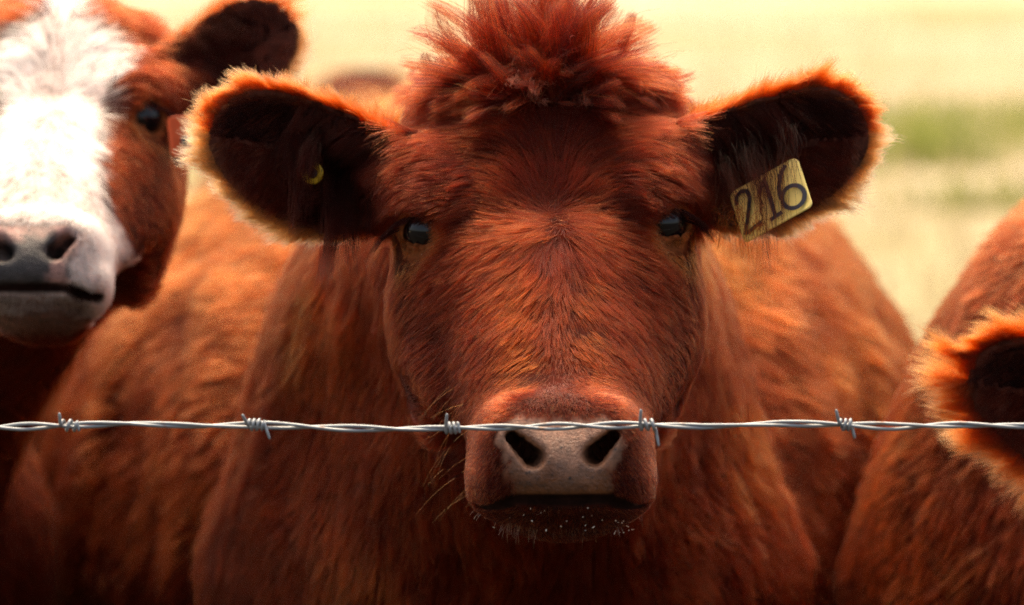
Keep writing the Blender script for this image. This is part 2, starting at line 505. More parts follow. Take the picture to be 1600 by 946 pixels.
def paint_skin(cw, colfn):
    col, bare = colfn(cw, cw.V)
    a = cw.me.attributes.new('skin_col', 'FLOAT_COLOR', 'POINT')
    a.data.foreach_set('color', np.concatenate([col, np.ones((len(col), 1))], 1).astype(np.float32).ravel())
    b = cw.me.attributes.new('bare', 'FLOAT', 'POINT'); b.data.foreach_set('value', bare.astype(np.float32))
H_FRONT = 0.0070
EARS_FRONT = [(hl(604, 278, .055), hl(334, 206, .075), 0.0), (hl(1086, 266, .055), hl(1350, 205, .075), 0.0)]
front = build_cow('cow', 'red-brown cow staring over the barbed wire, yellow tag 216 in its ear', HEAD0, R_CAM, 1.0, EARS_FRONT,
                  (-0.012, 4.62, 0), math.radians(0.5), H_FRONT, width=1.0, fine=2)

# ------------------------------------------------------------------ hair tools
def sample_roots(cw, n, wfn, seed):
    r = np.random.default_rng(seed)
    me = cw.me
    me.calc_loop_triangles()
    T = np.empty(len(me.loop_triangles) * 3, np.int32); me.loop_triangles.foreach_get('vertices', T); T = T.reshape(-1, 3)
    if not hasattr(cw, 'N'):
        N = np.empty(len(me.vertices) * 3, np.float32); me.vertex_normals.foreach_get('vector', N); cw.N = N.reshape(-1, 3)
    A, B, C = cw.V[T[:, 0]], cw.V[T[:, 1]], cw.V[T[:, 2]]
    fn = np.cross(B - A, C - A); ar = np.linalg.norm(fn, axis=1) * .5
    w = ar * wfn((A + B + C) / 3, unit(fn))
    w = w / w.sum()
    k = np.searchsorted(np.cumsum(w), r.random(n)).clip(0, len(T) - 1)
    u, v = r.random(n), r.random(n); f = u + v > 1; u[f], v[f] = 1 - u[f], 1 - v[f]
    a, b, c = T[k, 0], T[k, 1], T[k, 2]
    q = (1 - u - v)[:, None]
    return q * cw.V[a] + u[:, None] * cw.V[b] + v[:, None] * cw.V[c], unit(q * cw.N[a] + u[:, None] * cw.N[b] + v[:, None] * cw.N[c])

def tangent(d, n): return unit(d - (d * n).sum(1, keepdims=True) * n)

def grow(root, nrm, flow, L, lift, K=5, bend=0.0, grav=0.0, wob=0.12, clump=0.012, cs=0.6, seed=0, cjit=0.5):
    """strands from roots: lift in radians off the skin, bend brings them back down, clump gathers tips in locks"""
    r = np.random.default_rng(seed)
    n = len(root)
    t0 = tangent(flow, nrm)
    lift = np.broadcast_to(lift, (n,)).astype(float)
    pts = np.empty((n, K, 3)); pts[:, 0] = root - 0.001 * nrm
    p = pts[:, 0].copy()
    wv = r.normal(0, wob, (n, 3)); wv2 = vnoise(root, 0.03, seed + 40) * wob * 1.6
    for k in range(1, K):
        t = (k - .5) / (K - 1)
        a = lift * (1 - bend * t)
        d = t0 * np.cos(a)[:, None] + nrm * np.sin(a)[:, None] + (wv + wv2) * (0.4 + t) + np.array([0, 0, -1.0]) * grav * t
        p = p + unit(d) * (L / (K - 1))[:, None]
        pts[:, k] = p
    if clump > 0:
        cell = np.floor((root + vnoise(root, clump * 1.7, seed + 71) * clump * cjit) / clump).astype(np.int64)
        key = cell[:, 0] * 1000003 + cell[:, 1] * 10007 + cell[:, 2]
        _, first, inv = np.unique(key, return_index=True, return_inverse=True)
        g = first[inv.ravel()]
        st = np.broadcast_to(cs, (n,)) * r.uniform(.5, 1.15, n)
        for k in range(1, K):
            w = np.clip(st * (k / (K - 1)) ** 1.2, 0, 1)[:, None]
            tgt = pts[g, k] + (root - root[g]) * 0.12
            pts[:, k] = pts[:, k] * (1 - w) + tgt * w
        cv = noise(root[g], 0.005, seed + 5)
    else:
        cv = r.uniform(-1, 1, n)
    return pts, cv

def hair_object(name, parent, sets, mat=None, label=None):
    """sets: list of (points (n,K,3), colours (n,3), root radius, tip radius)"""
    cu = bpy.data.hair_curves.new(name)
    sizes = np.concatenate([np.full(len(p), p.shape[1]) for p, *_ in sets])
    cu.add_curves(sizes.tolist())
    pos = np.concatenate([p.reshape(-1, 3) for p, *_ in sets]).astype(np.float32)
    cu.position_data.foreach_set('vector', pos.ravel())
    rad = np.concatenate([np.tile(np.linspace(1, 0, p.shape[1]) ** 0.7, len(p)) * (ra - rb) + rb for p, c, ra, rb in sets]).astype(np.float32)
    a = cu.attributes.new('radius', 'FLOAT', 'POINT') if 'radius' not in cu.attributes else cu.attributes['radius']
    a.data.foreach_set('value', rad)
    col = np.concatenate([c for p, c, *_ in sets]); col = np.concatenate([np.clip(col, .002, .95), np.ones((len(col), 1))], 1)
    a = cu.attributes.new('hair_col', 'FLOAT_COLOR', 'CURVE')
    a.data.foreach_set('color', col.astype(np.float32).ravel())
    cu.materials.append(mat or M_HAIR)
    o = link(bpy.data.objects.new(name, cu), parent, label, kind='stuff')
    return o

COAT = np.array([.098, .0092, .0020]); DARK = np.array([.020, .0030, .0014]); GINGER = np.array([.24, .030, .0042]); PALE = np.array([.46, .165, .060])
def tint(base, n, cv, seed, var=0.35, cvar=0.35):
    r = np.random.default_rng(seed)
    base = np.broadcast_to(base, (n, 3))
    g = np.exp(r.normal(0, var, n) + cv * cvar)[:, None]
    hue = r.normal(0, .10, n)[:, None] * np.array([[0, 1, 1.3]])
    return base * g * (1 + hue)
def mix(a, b, t): return a + (b - a) * np.asarray(t)[:, None]

# ------------------------------------------------------------------ coat of the head
WH = hl(868, 338, -0.02)
def face_flow(q):
    dx, dz = q[:, 0] - WH[0], q[:, 2] - WH[2]
    ax = np.abs(dx); sg = np.sign(dx)
    upx = sg * np.clip(ax / .035, 0, 1.2); upz = np.clip(1.0 - ax / .050, -1.1, 1)
    lox = dx / .07; loz = -np.ones_like(dx)
    t = sstep(-.03, .012, dz)
    fx = lox + (upx - lox) * t; fz = loz + (upz - loz) * t
    r = np.hypot(dx, dz) + 1e-6
    wr = 1 - sstep(.010, .034, r)
    sw = 0.5
    rx, rz = (dx + sw * dz) / r, (dz - sw * dx) / r
    fx = fx * (1 - wr) + rx * wr; fz = fz * (1 - wr) + rz * wr
    jit = np.random.default_rng(3).normal(0, 1, (len(q), 2)) * (1 - sstep(.0, .022, r))[:, None] * 1.2
    return np.stack([fx + jit[:, 0], .15 * ax / .1, fz + jit[:, 1]], 1)

MUZ_C = hl(876, 718, -.2)
def nose_mask(q):
    """1 on the bare skin of the nose"""
    x = q[:, 0] - (MUZ_C[0]); z = q[:, 2] - MUZ_C[2]
    w = ci(z, [-.05, -.036, -.02, .0, .018, .034, .05], [.03, .041, .043, .049, .055, .046, .02]) + .004 * noise(q, .01, 31)
    m = sstep(.009, -.009, np.abs(x) - w + .006 * noise(q, .006, 33)) * sstep(.044, .032, z + .004 * noise(q, .008, 35)) * sstep(-.039, -.034, z)
    return m * sstep(-.165, -.185, q[:, 1])
def lip_mask(q):
    z = q[:, 2] - MUZ_C[2]; x = q[:, 0] - MUZ_C[0]
    return sstep(-.036, -.042, z) * sstep(-.13, -.16, q[:, 1]) * sstep(.064, .054, np.abs(x)) * sstep(-.072, -.062, z)
def ear_side(cw, q):
    """(ear index or -1, u, r, inner 1 / outer 0)"""
    idx = np.full(len(q), -1); U = np.zeros(len(q)); Rr = np.zeros(len(q)); inn = np.zeros(len(q))
    for i, fr in enumerate(cw.H['ears']):
        u, vv, mm = ear_coords(q, fr)
        r, W = ear_r(u, vv)
        c = ear_sheet(u, np.clip(r, 0, 1.25))
        m = (u > 0.02) & (r < 1.35) & (np.abs(mm - c) < .03)
        r = r * np.sign(vv)
        idx[m] = i; U[m] = u[m]; Rr[m] = r[m]; inn[m] = (mm > c)[m]
    return idx, U, Rr, inn

def head_coat(cw, n_face, n_ear, seed, white=None, rad=(.00022, .00008), lscale=1.0, face_col=COAT, pale=1.0, shag=1.0):
    """short coat of face and cheeks, ears inside and out, ear fringe"""
    sets = []
    hs = cw.hs
    def wf(c, nn):
        q = cw.to_head(c)
        e, u, r, inn = ear_side(cw, q)
        ok = (np.linalg.norm(q - np.array([0, .02, -.06]), axis=1) < .37) & (q[:, 1] < .20) & (e < 0)
        dens = np.where(q[:, 1] < .1, 1.0, .8) * (0.25 + sstep(.35, -.25, (nn @ cw.hr)[:, 1]))
        return ok * dens * (1 - nose_mask(q)) * (1 + 2.5 * sstep(.36, .42, (q - OPOLL) @ AX)) * (mouth_line(q) > .0025) + 1e-12
    p, nn = sample_roots(cw, n_face, wf, seed)
    q = cw.to_head(p)
    for i in (0, 1):                                   # keep the eyeballs clear
        k = np.linalg.norm(q - (EYE[i] + GAZE[i] * .010), axis=1) > .0150
        p, nn, q = p[k], nn[k], q[k]
    k = (nose_mask(q) < np.random.default_rng(seed + 6).uniform(.1, .95, len(q))) & (ear_side(cw, q)[0] < 0)
    p, nn, q = p[k], nn[k], q[k]
    fl = face_flow(q)
    fl = fl + vnoise(q, .022, seed) * .35
    dz = q[:, 2] - WH[2]
    s = (q - OPOLL) @ AX
    Lf = ci(s, [-.1, 0, .10, .19, .26, .33, .39, .43, .5], [.036, .036, .034, .030, .022, .015, .009, .0065, .006])
    side = sstep(.085, .12, np.abs(q[:, 0])) * sstep(.02, -.03, dz)
    Lf = Lf * (1 - .35 * side) 
    back = sstep(.07, .14, q[:, 1]); Lf = Lf * (1 - back) + .026 * back
    eyeD = np.minimum(np.linalg.norm(q - EYE[0], axis=1), np.linalg.norm(q - EYE[1], axis=1))
    Lf = Lf * (.22 + .78 * sstep(.022, .045, eyeD))
    r = np.random.default_rng(seed + 1)
    Lf = Lf * r.uniform(.7, 1.2, len(q)) * hs * lscale
    lift = 0.26 * np.ones(len(q)) + .12 * noise(q, .03, seed + 2)
    lift = lift * (1 - .4 * side) + .45 * sstep(.37, .42, s) + .55 * sstep(.055, .09, np.abs(q[:, 0])) * sstep(.05, .0, s)
    pts, cv = grow(p, nn, fl @ cw.hr.T, Lf, lift, K=5, bend=.7, grav=.10, wob=.10, clump=.0072 * hs, cs=.48 - .40 * sstep(.34, .40, s), seed=seed)
    base = mix(np.tile(face_col, (len(q), 1)), GINGER, .40 * sstep(.06, .01, np.abs(q[:, 0])) * sstep(.20, .30, s) * sstep(.42, .34, s))
    base = mix(base, np.array([.40, .085, .016]), .8 * sstep(.050, .020, eyeD) * sstep(.016, .004, q[:, 2] - EYE[0][2]))
    base = mix(base, np.array([.34, .070, .014]), .8 * sstep(.030, .022, eyeD))
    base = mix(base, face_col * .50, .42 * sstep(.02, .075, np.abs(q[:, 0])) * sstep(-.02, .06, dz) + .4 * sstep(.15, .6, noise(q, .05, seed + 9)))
    base = mix(base, DARK, np.maximum(.9 * lip_mask(q), .75 * sstep(-.118, -.135, q[:, 2] - MUZ_C[2] + .085) * (q[:, 1] < .05)))
    base = mix(base, face_col * .75, sstep(.37, .42, s) * .6)
    if white is not None:
        wm = white(q + vnoise(q, .012, 3) * .006)
        base = mix(base, np.array([.22, .10, .075]), lip_mask(q) * .9)
        base = mix(base, np.array([.93, .90, .87]), wm)
        cv = cv * (1 - .8 * wm); 
        col = tint(base, len(q), cv, seed, .30 , .35)
        col = mix(col, np.array([.94, .92, .90]), wm * .85)
    else:
        col = tint(base, len(q), cv, seed)
        mz = sstep(.37, .42, s); col = col * np.exp(r.normal(0, .55, len(q)) * mz)[:, None]
        col = mix(col, PALE, mz * (r.random(len(q)) < .10) * .8)
    sets.append((pts, col, rad[0] * hs, rad[1] * hs))
    # ears
    def we(c, nn):
        e, u, r, inn = ear_side(cw, cw.to_head(c))
        return (e >= 0) * 1.0 + 1e-12
    p, nn = sample_roots(cw, n_ear, we, seed + 20)
    q = cw.to_head(p); e, u, rr, inn = ear_side(cw, q)
    k = e >= 0; p, nn, q, e, u, rr, inn = [a[k] for a in (p, nn, q, e, u, rr, inn)]
    fe = np.array([f[1] for f in cw.H['ears']])[e]; fv = np.array([f[2] for f in cw.H['ears']])[e]; fm = np.array([f[3] for f in cw.H['ears']])[e]
    rim = sstep(.80, .96, np.abs(rr))
    outward = fv * (np.sign(rr) * sstep(.3, .9, np.abs(rr)))[:, None] + fe * (.35 + .8 * sstep(.6, 1.0, u))[:, None]
    fl_out = fe * 1.0 + fv * (.6 * rr)[:, None]
    fl_in = fe * .9 - fv * .5 + outward * .4 + np.array([0, 0, -.4])
    fl = np.where(inn[:, None] > .5, fl_in, fl_out)
    fl = fl * (1 - rim)[:, None] + outward * rim[:, None] + vnoise(q, .02, seed + 4) * .25
    L = np.where(inn > .5, .028 * (1.1 - .5 * u), .017); L = L * (1 - rim) + .024 * rim
    L = L * r.uniform(.55, 1.25, len(q)) * hs
    nn2 = unit(nn * (1 - .75 * rim)[:, None] + ((outward + .25 * fm) @ cw.hr.T) * rim[:, None] * .75)
    pts, cv = grow(p, nn2, fl @ cw.hr.T, L, .35 + .55 * rim, K=5, bend=.5, grav=.18, wob=.14, clump=.0075 * hs, cs=.55, seed=seed + 21)
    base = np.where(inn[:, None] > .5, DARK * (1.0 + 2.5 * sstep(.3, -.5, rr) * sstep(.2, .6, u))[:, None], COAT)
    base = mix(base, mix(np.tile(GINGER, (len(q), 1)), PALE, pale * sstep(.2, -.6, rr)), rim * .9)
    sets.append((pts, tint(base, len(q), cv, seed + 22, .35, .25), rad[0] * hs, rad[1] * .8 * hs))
    ni = int(n_ear // 12 * shag ** 2)
    for i, fr in enumerate(cw.H['ears']):
        uu = r.uniform(.02, .55, ni); rr2 = r.uniform(.35, .95, ni); W2 = ci(uu, EU, ET)
        qq = fr[0] + fr[1] * (uu * fr[4])[:, None] + fr[2] * (rr2 * W2)[:, None] + fr[3] * (ear_sheet(uu, rr2) + .004)[:, None]
        dn = unit(fr[1] * r.uniform(.3, 1.0, ni)[:, None] - fr[2] * .8 + fr[3] * .35 + vnoise(qq, .02, seed + 60) * .5)
        pts, cv = grow(cw.from_head(qq), fr[3][None].repeat(ni, 0) @ cw.hr.T, dn @ cw.hr.T, r.uniform(.025, .06, ni) * hs, .45, K=6, bend=.9, grav=.5, wob=.10, clump=.010 * hs, cs=.7, seed=seed + 61 + i)
        sets.append((pts, tint(DARK * 2.6 + (GINGER - DARK * 2.6) * min(1, (shag - 1) * 1.6), ni, cv, seed + 63, .4, .3), .00016 * hs, .00006 * hs))
    # long fringe all round the rim
    nf = int(n_ear // 4 * shag)
    for i, fr in enumerate(cw.H['ears']):
        th = r.uniform(-1, 1, nf) * 1.0
        top = th > 0; a = np.abs(th)                       # 0 at the tip, 1 at the base
        u0 = np.where(top, U0T, U0B); pp = np.where(top, PT, PB)
        W5 = np.where(top, ci(U0T, EU, ET), -ci(U0B, EU, EB)); sp_ = np.where(top, .55, .75)
        arcp = a < sp_; ang = np.clip(a / sp_, 0, 1) * math.pi / 2
        uu = np.where(arcp, u0 + (1.02 - u0) * np.cos(ang) ** (2 / pp), u0 * (1 - (a - sp_) / (1 - sp_)))
        vv = np.where(arcp, W5 * np.sin(ang) ** (2 / pp), np.where(top, ci(uu, EU, ET), -ci(uu, EU, EB)))
        rs = r.uniform(.90, 1.0, nf)
        qq = fr[0] + fr[1] * ((u0 + (uu - u0) * np.where(arcp, rs, 1)) * fr[4])[:, None] + fr[2] * (vv * rs)[:, None] + fr[3] * (ear_sheet(uu, rs) + r.uniform(-.004, .004, nf))[:, None]
        W = vv
        ow = fr[2] * (np.sign(vv) * np.where(arcp, np.sin(ang), 1))[:, None] + fr[1] * np.where(arcp, np.cos(ang) + .25, .3)[:, None] + fr[3] * (.25 + 1.2 * (shag - 1) * r.random(nf))[:, None]
        ow = unit(ow + vnoise(qq, .015, seed + 8) * .4)
        L = r.uniform(.008, .036, nf) * (.6 + .5 * sstep(.1, .5, uu)) * (1 + .35 * noise(qq, .02, seed + 12)) * hs * shag
        pts, cv = grow(cw.from_head(qq), ow @ cw.hr.T, (fr[1] + vnoise(qq, .02, 3) * .8) @ cw.hr.T, L, 1.15, K=5, bend=.25, grav=.12, wob=.16, clump=.007 * hs, cs=.6, seed=seed + 31 + i)
        base = mix(np.tile(GINGER * 1.05, (nf, 1)), PALE, np.where(top, .10, .75) * sstep(.0, .35, uu) * pale)
        sets.append((pts, tint(base, nf, cv, seed + 33, .25, .2), .00016 * hs, .00005 * hs))
    return sets

def body_coat(cw, n, seed, region, L=.034, rad=(.00036, .00014), col=COAT * 1.35):
    def wf(c, nn):
        q = cw.to_body(c); hq = cw.to_head(c)
        vw = unit(CAM - c)
        face = (nn * vw).sum(1)
        ok = region(c, q) & (np.linalg.norm(hq - np.array([0, .02, -.06]), axis=1) > .25) & ((hq[:, 1] > .12) | (hq[:, 2] < -.33)) & (face > -.45)
        return ok * (.3 + sstep(-.4, .2, face)) * (5.0 / np.maximum(c[:, 1], 4.0)) ** 3 + 1e-12
    p, nn = sample_roots(cw, n, wf, seed)
    q = cw.to_body(p)
    fl = np.stack([.55 * np.tanh(q[:, 0] / .12), .15 + .25 * sstep(0, .5, q[:, 1]), -1.0 * np.ones(len(q))], 1)
    fl = fl + vnoise(q, .09, seed) * .55 + vnoise(q, .03, seed + 3) * .25
    r = np.random.default_rng(seed)
    Ls = L * r.uniform(.6, 1.25, len(q))
    pts, cv = grow(p, nn, fl @ cw.br.T, Ls, .40 + .15 * noise(q, .06, seed + 2), K=4, bend=.8, grav=.05, wob=.10, clump=.015, cs=.6, seed=seed)
    base = mix(np.tile(col, (len(q), 1)), GINGER, .6 * sstep(-.1, .6, noise(q, .12, seed + 6)))
    base = mix(base, GINGER, .45 * sstep(.25, .6, q[:, 1]))  # barrel coat more ginger: brightness of the lit flanks put into its colour
    base = mix(base, col * .5, .6 * sstep(.1, .7, noise(q * np.array([1, 1, .5]), .07, seed + 7)))
    return [(pts, tint(base, len(q), cv, seed, .30, .35), *rad)]

def skin_colours(cw, V, white=None, nose=None):
    q = cw.to_head(V)
    col = np.tile(COAT * .8, (len(V), 1))
    e, u, r, inn = ear_side(cw, q)
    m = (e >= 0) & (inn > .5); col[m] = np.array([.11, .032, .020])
    nm = nose_mask(q) * (q[:, 1] < -.1); lm = lip_mask(q)
    z = q[:, 2] - MUZ_C[2]; x = q[:, 0] - MUZ_C[0]
    near = np.linalg.norm(q, axis=1) < .4
    if white is not None:
        wm = white(q) * near; col = mix(col, np.array([.85, .66, .58]), wm)
    if nose is None:
        top = np.array([.47, .225, .135]); low = np.array([.18, .056, .016]); grey = np.array([.10, .058, .040])
        nc = mix(np.tile(low, (len(V), 1)), top, sstep(-.024, .024, z + .014 * noise(q, .012, 2)))
        nc = mix(nc, grey, .75 * sstep(.0, .5, noise(q, .016, 4) + .3) * sstep(.028, .012, np.abs(x)) * sstep(.024, .0, z) * sstep(-.034, -.01, z))
        lc = np.array([.045, .016, .010])
    else:
        nc, lc = nose(q, x, z)
    nm = nm * near; lm = lm * near
    nc = mix(nc, np.array([.055, .020, .012]), sstep(-.030, -.037, z)) if nose is None else nc
    col = mix(col, nc, nm); col = mix(col, lc, lm * (1 - nm))
    ml = np.full(len(q), 1.0); ml[near] = mouth_line(q[near]); col = mix(col, np.array([.020, .007, .005]), sstep(.0045, .0015, ml))
    for i in (0, 1):
        d = np.linalg.norm(q - (EYE[i] + GAZE[i] * .010), axis=1)
        col = mix(col, np.array([.30, .085, .026]), sstep(.034, .022, d) * .9)
        col = mix(col, np.array([.10, .032, .014]), sstep(.0150, .0120, d))
    return col, np.maximum(nm, lm * .3) * sstep(.0015, .0045, ml)

M_EYE = simple_mat('eye_dark', (0.004, 0.004, 0.005), 0.03, IOR=1.38, **{'Specular IOR Level': .62})
def eyes(cw):
    for i in (0, 1):
        bm = bmesh.new(); bmesh.ops.create_uvsphere(bm, u_segments=32, v_segments=20, radius=EYE_R * cw.hs)
        me = bpy.data.meshes.new('eye'); bm.to_mesh(me); bm.free()
        me.materials.append(M_EYE)
        me.polygons.foreach_set('use_smooth', [True] * len(me.polygons))
        o = link(bpy.data.objects.new('eye', me), cw.ob)
        o.location = cw.from_head(EYE[i])
def lashes(cw, seed):
    sets = []
    r = np.random.default_rng(seed)
    for i, sg in enumerate((-1, 1)):
        n = 260
        a = r.uniform(.05, 1.0, n)                       # along the upper lid from inner to outer corner
        side = unit(np.cross(GAZE[i], [0, 0, 1.0])); side = side if side[0] * sg > 0 else -side
        ang = math.pi * (1 - a) * .9
        q = EYE[i] + GAZE[i] * .0125 + side * (np.cos(ang) * .0155)[:, None] + np.array([0, 0, 1.0]) * (np.sin(ang) * .0135 + .002)[:, None]
        d = unit(side * (.25 + 1.0 * a)[:, None] + GAZE[i] * .9 + np.array([0, 0, .15]))
        L = (.012 + .030 * a) * r.uniform(.7, 1.1, n)
        pts, cv = grow(cw.from_head(q), d @ cw.hr.T, (side + np.array([0, 0, -.8]))[None].repeat(n, 0) @ cw.hr.T, L * cw.hs, 1.25, K=5, bend=.55, grav=.35, wob=.05, clump=.006, cs=.5, seed=seed + i)
        sets.append((pts, tint(DARK * .8, n, cv, seed, .3, .2), .00022 * cw.hs, .00006 * cw.hs))
    return sets

def poll_tuft(cw, seed, n=9000):
    """locks of long hair: a spiky bunch standing up, sprays to both sides, curls falling over the forehead"""
    r = np.random.default_rng(seed)
    C0 = hl(850, 118, .085)
    def wf(c, nn):
        q = cw.to_head(c); x = q[:, 0] - C0[0]
        return ((np.abs(x) < .085) & (q[:, 2] > C0[2] - .030) & (q[:, 1] < .20)) * np.exp(-(x / .034) ** 2) * (.35 + .65 * sstep(C0[2] - .03, C0[2], q[:, 2])) + 1e-12
    nl = 190
    def wide(c, nn):
        q = cw.to_head(c); x = q[:, 0] - C0[0]
        return ((np.abs(x) < .112) & (np.abs(x) > .035) & (q[:, 2] > C0[2] - .018) & (q[:, 1] < .19)) + 1e-12
    lp, ln = sample_roots(cw, nl, wf, seed)
    n2 = 120; nl += n2
    lp = np.concatenate([lp, sample_roots(cw, n2, wide, seed + 1)[0]])
    lq = cw.to_head(lp)
    sets = []
    order = np.argsort(lq[:, 0])
    for j in range(nl):
        q0 = lq[j]; x = q0[0] - C0[0]; a = np.clip(x / .06, -1.5, 1.5)
        fr = float(sstep(.105, .055, q0[1]))
        u = r.random()
        if j >= nl - n2:                           # flatter locks down the sides of the crown
            sg = np.sign(x); d = np.array([sg * r.uniform(.8, 1.3), -.3 + r.normal(0, .3), r.uniform(-.15, .45)]); L = r.uniform(.028, .060); gr = r.uniform(.3, .7)
        elif u < .42 * (1 - .45 * abs(a)):            # standing
            d = np.array([a * .8 + r.normal(0, .28), -.25 + r.normal(0, .25), 1.0]); L = r.uniform(.055, .100); gr = .10
        elif u < .68:                              # sprayed to the side
            sg = np.sign(a + r.normal(0, .5)); d = np.array([sg * r.uniform(.7, 1.4), -.35 + r.normal(0, .25), r.uniform(.15, .75)]); L = r.uniform(.04, .085); gr = .5
        else:                                      # curling forward
            d = np.array([a * .7 + r.normal(0, .5), -.8, r.uniform(.0, .7)]); L = r.uniform(.03, .058); gr = r.uniform(.5, 1.1)
        low = float(sstep(C0[2] + .002, C0[2] - .025, q0[2])); L *= 1 - .45 * low; d = unit(d + np.array([0, -.3, -.5]) * low)
        m = int(r.uniform(60, 110)); K = 8
        spread = r.uniform(.004, .008)
        root = q0 + np.stack([r.normal(0, spread, m), r.normal(0, spread, m), np.zeros(m)], 1) - np.array([0, .0, .006])
        root[:, 2] -= .5 * np.abs(root[:, 0] - q0[0]) * (abs(a) > .5)
        pts = np.empty((m, K, 3)); pts[:, 0] = root
        curl = r.normal(0, .75, 3) * np.array([1, .6, .5])
        dj = unit(d + r.normal(0, .16, (m, 3)))
        Lm = L * r.uniform(.35, 1.15, m) ** .8
        fly = r.random(m) < .15
        dj[fly] = unit(d + r.normal(0, .42, (int(fly.sum()), 3)))
        p = root.copy()
        cen = q0.copy()
        for k in range(1, K):
            t = k / (K - 1)
            dd = unit(dj + curl * t * t + np.array([0, 0, -1.0]) * gr * t * 1.3)
            p = p + dd * (Lm / (K - 1))[:, None]
            cen = cen + unit(d + curl * t * t + np.array([0, 0, -1.0]) * gr * t * 1.3) * L * .85 / (K - 1)
            w = np.where(fly, .10, .84)[:, None] * t ** 1.0
            pts[:, k] = p * (1 - w) + (cen + (root - q0) * .15 + dj * .012 * t) * w
        base = COAT * r.uniform(.25, .8)
        col = tint(base, m, np.zeros(m), seed + j, .32, .0)
        gi = r.random(m) < .15; col[gi] = tint(GINGER, int(gi.sum()), np.zeros(int(gi.sum())), seed + j, .3, 0)
        sets.append((cw.from_head(pts.reshape(-1, 3)).reshape(m, K, 3), col, .00022 * cw.hs, .00006 * cw.hs))
    return sets

# ------------------------------------------------------------------ the front cow
paint_skin(front, skin_colours)
eyes(front)
hair_object('coat', front.ob, head_coat(front, 200000, 42000, 100, rad=(.00017, .00006), face_col=COAT * .85) +
            body_coat(front, 160000, 200, lambda c, q: (c[:, 2] > .62) & (q[:, 1] < 1.75)))
hair_object('poll_tuft', front.ob, poll_tuft(front, 300), label='shaggy upright tuft of hair between the ears')
hair_object('eyelashes', front.ob, lashes(front, 400))

def tube(path, rad, seg=8, closed_ends=True):
    """verts, faces of a round wire along a path; rad may vary"""
    path = np.asarray(path, float); n = len(path)
    rad = np.broadcast_to(rad, (n,))
    t = unit(np.gradient(path, axis=0))
    ref = np.array([0, 0, 1.0]) if abs(t[0][2]) < .9 else np.array([0, 1.0, 0])
    u = unit(np.cross(ref, t[0])); vs_, fs = [], []
    for i in range(n):
        u = unit(u - (u @ t[i]) * t[i]); w = np.cross(t[i], u)
        for k in range(seg):
            a = 2 * math.pi * k / seg
            vs_.append(path[i] + rad[i] * (math.cos(a) * u + math.sin(a) * w))
    for i in range(n - 1):
        for k in range(seg):
            fs.append((i * seg + k, i * seg + (k + 1) % seg, (i + 1) * seg + (k + 1) % seg, (i + 1) * seg + k))
    if closed_ends:
        fs.append(tuple(range(seg))[::-1]); fs.append(tuple((n - 1) * seg + k for k in range(seg)))
    return vs_, fs

# ------------------------------------------------------------------ ear tags of the front cow
def tag_material(name, base, dirt):
    m, nt, ns, ls, b = mat_new(name)
    tc = nd(nt, 'ShaderNodeTexCoord'); n = nd(nt, 'ShaderNodeTexNoise', Scale=70.0, Detail=6.0)
    ls.new(tc.outputs['Object'], n.inputs['Vector'])
    mr = nd(nt, 'ShaderNodeMapRange'); mr.inputs[1].default_value = .58; mr.inputs[2].default_value = .80
    ls.new(n.outputs[0], mr.inputs[0])
    mx = nd(nt, 'ShaderNodeMix', data_type='RGBA'); mx.inputs[6].default_value = (*base, 1); mx.inputs[7].default_value = (*dirt, 1)
    ls.new(mr.outputs[0], mx.inputs[0]); ls.new(mx.outputs[2], b.inputs['Base Color'])
    b.inputs['Roughness'].default_value = .45
    return m
M_TAG = tag_material('yellow_tag_plastic', (.95, .74, .22), (.45, .26, .05))
M_INK = simple_mat('tag_ink', (.012, .016, .028), .5)
def rounded_plate(b, u, nrm, w, h, rc, th, org):
    """closed plate: bottom-left corner org, along b (w) and u (h)"""
    ring = []
    for cx, cy, a0 in ((w - rc, h - rc, 0), (rc, h - rc, 90), (rc, rc, 180), (w - rc, rc, 270)):
        for k in range(6):
            a = math.radians(a0 + 18 * k); ring.append((cx + rc * math.cos(a), cy + rc * math.sin(a)))
    n = len(ring); vs_ = []
    for off, ins in ((0, .0006), (.0005, 0), (th - .0005, 0), (th, .0006)):
        for x, y in ring:
            x2 = x + (w / 2 - x) * ins * 2 / w; y2 = y + (h / 2 - y) * ins * 2 / h
            bow = .004 * (2 * x / w - 1) ** 2
            vs_.append(org + b * x2 + u * y2 - nrm * (th - off) - nrm * bow)
    fs = [tuple(range(n))[::-1], tuple(3 * n + k for k in range(n))]
    for r_ in range(3):
        for k in range(n): fs.append((r_ * n + k, r_ * n + (k + 1) % n, (r_ + 1) * n + (k + 1) % n, (r_ + 1) * n + k))
    return vs_, fs
BL, BR_, TR = P(1160, 379, 4.035), P(1267, 320, 4.008), P(1244, 241, 4.035)
tb = unit(BR_ - BL); tw = np.linalg.norm(BR_ - BL)
tu = TR - BR_; tu = unit(tu - (tu @ tb) * tb); th_ = np.linalg.norm(TR - BR_)
tn = np.cross(tb, tu); tn = tn if tn[1] < 0 else -tn
v_, f_ = rounded_plate(tb, tu, tn, tw, th_, .006, .002, BL)
tag = mesh_obj('ear_tag', v_, f_, M_TAG, front.ob, smooth=False, label='yellow plastic tag numbered 216')
